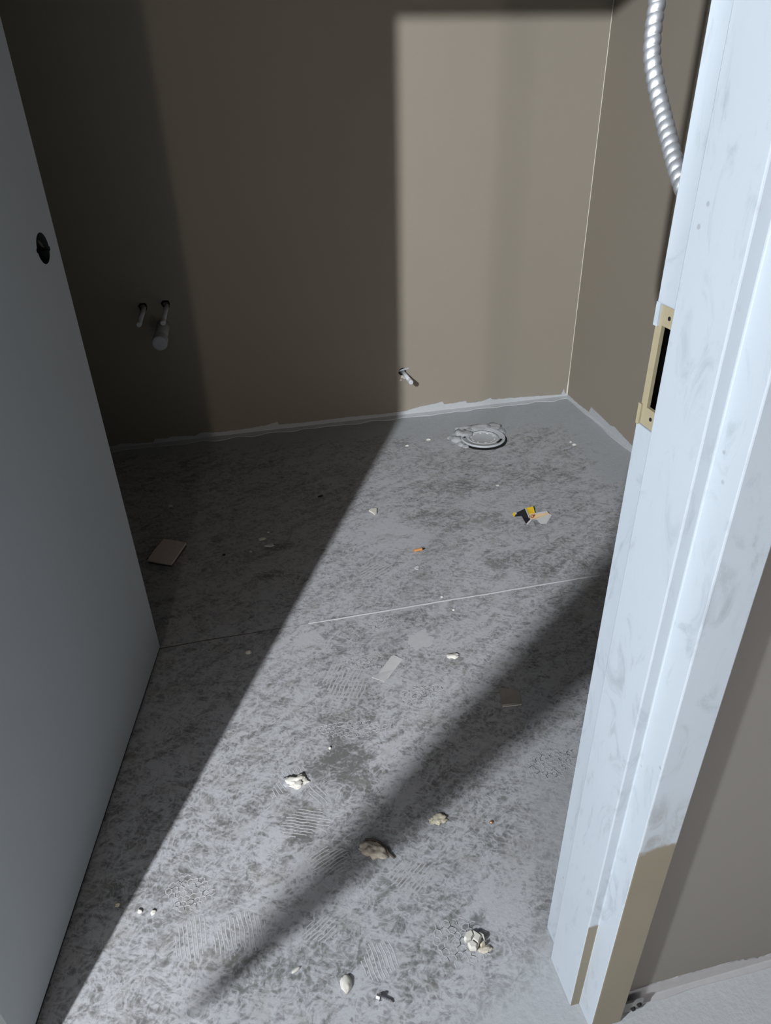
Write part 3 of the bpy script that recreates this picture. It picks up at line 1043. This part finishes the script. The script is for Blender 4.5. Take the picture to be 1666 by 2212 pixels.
crumb('drywall_flake', 566, 1164, (.013, .010, .003), 'plaster', 'left of two pale flakes in the shaded floor', 'flake', 10, .4)
crumb('drywall_flake', 583, 1177, (.014, .013, .003), 'paper', 'right of two pale flakes in the shaded floor', 'flake', 11, .5)
crumb('plaster_crumb', 580, 1150, (.005, .003, .003), 'plaster', 'tiny crumb just above the two pale flakes in the shade', seed=21)
crumb('plaster_crumb', 542, 1192, (.004, .003, .003), 'plaster', 'tiny crumb below and left of the two pale flakes', seed=22)
crumb('dark_bit', 692, 1073, (.011, .004, .005), 'dark', 'small black bit on the shaded floor before the back wall', 'bit', 12, .3, 2, .3)
crumb('dark_bit', 484, 1199, (.005, .004, .004), 'dark', 'small dark grain between the brown board and the pale flakes', 'bit', 17, .3, 2, .3)
crumb('plaster_crumb', 1241, 961, (.009, .007, .006), 'plaster', 'white crumb near the right wall foot, larger of a pair', seed=14)
crumb('plaster_crumb', 1233, 955, (.006, .004, .004), 'plaster', 'white crumb near the right wall foot, smaller of a pair', seed=15)
crumb('plaster_crumb', 926, 950, (.011, .008, .005), 'plaster', 'pale crumb left of the closet flange, nearest to it', seed=16)
crumb('plaster_crumb', 880, 963, (.008, .006, .004), 'plaster', 'pale crumb left of the closet flange, further left', seed=18)
crumb('copper_slug', 1062, 1776, (.0038, .0038, .003), 'copper', 'tiny round copper slug on the lit floor beside the jamb', 'slug', 19, .1, 2)
crumb('plaster_crumb', 303, 1969, (.0042, .004, .004), 'plaster', 'white crumb just inside the lit floor edge, left of a pair', seed=20)
crumb('plaster_crumb', 331, 1971, (.0045, .005, .004), 'plaster', 'white crumb just inside the lit floor edge, right of a pair', seed=23)
crumb('plaster_crumb', 254, 1955, (.0042, .0045, .004), 'plaster_warm', 'lone beige crumb in the shade between door and lit floor', seed=24)
crumb('paint_lump', 121, 2062, (.006, .007, .016), 'mortar', 'grey lump stuck under the bottom edge of the open door', 'lump', 25, .3)
crumb('plaster_crumb', 1075, 1049, (.006, .004, .003), 'plaster', 'white speck on the floor between flange and packaging scrap', seed=26)
crumb('plaster_crumb', 955, 1268 + 22, (.004, .003, .003), 'plaster', 'white speck on the pale joint line in the floor', seed=27)
crumb('plaster_crumb', 980, 1318, (.004, .003, .003), 'plaster', 'white speck just below the pale joint line in the floor', seed=28)
crumb('plaster_flake', 640, 2095, (.009, .003, .002), 'plaster', 'thin white flake left of the oval white pebble', 'flake', 29, .3, 2, .4)

# tan mortar lump with a dark rim
tl = empty('mortar_lump', tuple(ray_floor(808, 1838)), 'tan crumbly mortar lump at the end of the dark shadow band', 'mortar lump', rz=math.radians(-35))
bm = bmesh.new(); rock(bm, (.027, .016, .011), 31, .38, 4, True, 2.2); obj('body', bm, 'tanstone', tl, True)
bm = bmesh.new()
cr = [(-.024, .013, .004), (-.010, .0175, .005), (.006, .0175, .005), (.020, .012, .004), (.030, .004, .003), (.042, .000, .0015)]
for a, b in zip(cr, cr[1:]):
    add_tube(bm, a, b, .0022, .0022, 8)
obj('dark_rim', bm, 'card_edge', tl)

# cracked plaster lump in four pieces
cl = empty('cracked_lump', tuple(ray_floor(1023, 2035)), 'pale plaster lump cracked into pieces beside the jamb foot', 'plaster lump')
for k, (poly, mat) in enumerate(((((1002, 2030), (1007, 2017), (1019, 2012), (1024, 2024), (1018, 2034), (1006, 2037)), 'plaster'),
                                 (((1021, 2014), (1031, 2020), (1041, 2027), (1034, 2046), (1026, 2040), (1020, 2034), (1025, 2025)), 'plaster'),
                                 (((1032, 2018), (1045, 2024), (1047, 2034), (1042, 2027)), 'plaster'),
                                 (((1010, 2042), (1019, 2036), (1032, 2046), (1029, 2055), (1016, 2055)), 'plaster'),
                                 (((1037, 2044), (1046, 2036), (1048, 2044), (1040, 2049)), 'plaster_warm'))):
    P_ = [ray_floor(*p) for p in poly]
    c = sum(P_, Vector()) / len(P_)
    bm = bmesh.new()
    lo = [bm.verts.new((p.x - cl.location.x, p.y - cl.location.y, 0)) for p in P_]
    mi = [bm.verts.new((p.x - cl.location.x, p.y - cl.location.y, .006)) for p in P_]
    hi = [bm.verts.new(((c.x + (p.x - c.x) * .72) - cl.location.x, (c.y + (p.y - c.y) * .72) - cl.location.y, .010 + .002 * (k % 2))) for p in P_]
    n_ = len(P_)
    bm.faces.new(lo); bm.faces.new(hi)
    for A, B in ((lo, mi), (mi, hi)):
        for i in range(n_):
            bm.faces.new((A[i], A[(i + 1) % n_], B[(i + 1) % n_], B[i]))
    obj('piece', bm, mat, cl)
bm = bmesh.new(); rock(bm, (.012, .006, .004), 33, .5, 3)
o = obj('crumbly_tail', bm, 'tanstone', cl, True); q = ray_floor(1048, 2051); o.location = (q.x - cl.location.x, q.y - cl.location.y, 0)

# hex-head screw
s0 = ray_floor(819, 2157); s1 = ray_floor(850, 2167)
ang = math.atan2(s1.y - s0.y, s1.x - s0.x)
sc = empty('hex_screw', (s0.x, s0.y, 0), 'small steel hex head screw lying at the bottom of the lit floor', 'screw', rz=ang)
bm = bmesh.new(); add_tube(bm, (-.004, 0, .0055), (.001, 0, .0053), .0042, .0042, 6); obj('head', bm, 'steel', sc)
bm = bmesh.new(); add_tube(bm, (.001, 0, .0053), (.0022, 0, .0052), .0062, .0062, 20); obj('washer', bm, 'steel', sc)
bm = bmesh.new()
Lr = (s1 - s0).length
prof = [(.0, .0022)] + [(.0022 if i % 2 else .0029, .0024 + (Lr - .006) * i / 16) for i in range(1, 16)] + [(0, Lr)]
add_lathe(bm, [(r, z) for r, z in prof], 12)
bmesh.ops.rotate(bm, cent=(0, 0, 0), matrix=Matrix.Rotation(math.radians(90), 3, 'Y'), verts=bm.verts[:])
for v in bm.verts: v.co.z += .0052 - v.co.x * .11
obj('thread', bm, 'steel', sc)


# ------------------------------------------------------------------ corridor lamps (out of frame) and an added, unseen panel that throws the diagonal shadow band
def lamp_body(loc, top, label):
    t = empty('pendant_lamp', (loc.x, loc.y, top), label, 'lamp')
    bm = bmesh.new(); add_tube(bm, (0, 0, 0), (0, 0, -.02), .05, .05, 24); obj('ceiling_plate', bm, 'pvc', t)
    bm = bmesh.new(); add_tube(bm, (0, 0, -.02), (0, 0, loc.z - top + .055), .006, .006, 10); obj('cord', bm, 'dark', t)
    bm = bmesh.new(); add_tube(bm, (0, 0, loc.z - top + .07), (0, 0, loc.z - top + .036), .016, .018, 20); obj('socket', bm, 'dark', t)
    return t


lamp_body(LAMP_A, CORR_CEIL, 'bare ceiling lamp in the corridor behind the camera, lighting the doorway')
wl = empty('work_lamp', (LAMP_C.x, LAMP_C.y, 0), 'work lamp on a thin stand at the far end of the corridor', 'lamp')
bm = bmesh.new(); add_tube(bm, (0, 0, .012), (0, 0, LAMP_C.z - .09), .010, .010, 12); obj('pole', bm, 'dark', wl)
bm = bmesh.new(); add_tube(bm, (0, 0, 0), (0, 0, .014), .13, .12, 32); obj('base', bm, 'dark', wl)
bm = bmesh.new(); add_tube(bm, (0, 0, LAMP_C.z - .11), (0, 0, LAMP_C.z - .065), .02, .024, 20); obj('socket', bm, 'pvc', wl)

lamp_body(LAMP_D, CORR_CEIL, 'round ceiling lamp along the corridor to the left')

# added unseen panel on wires: its shadow bounds the lit floor on the right
tg = [(-.215, .607, 0), (-.150, .662, 0), (-.066, .735, 0), (.128, .888, 0), (.385, 1.092, 0), (.637, 1.287, 0), (.995, 1.566, 0), (1.10, 1.645, 0), (.295, .45, 1.36), (.33, .45, 1.93), (.36, .45, 2.40),
      (1.7, .44, 2.20), (1.7, .2, 0), (.5, -.1, 0), (0, 0, 0)]
cdir = (Vector((.3, .6, .6)) - LAMP_A).normalized()
P_ = []
for t in tg:
    d_ = Vector(t) - LAMP_A
    P_.append(LAMP_A + d_ * (2.85 / d_.dot(cdir)))
bm = bmesh.new()
lo = [bm.verts.new(p) for p in P_]; hi = [bm.verts.new(p - cdir * .012) for p in P_]
bm.faces.new(lo); bm.faces.new(hi)
for i in range(len(P_)):
    j = (i + 1) % len(P_)
    bm.faces.new((lo[i], lo[j], hi[j], hi[i]))
for i in (2, 8, 12):
    add_tube(bm, P_[i], (P_[i].x, P_[i].y, CORR_CEIL), .0015, .0015, 6)
struct('added_shadow_panel', bm, 'greybit')
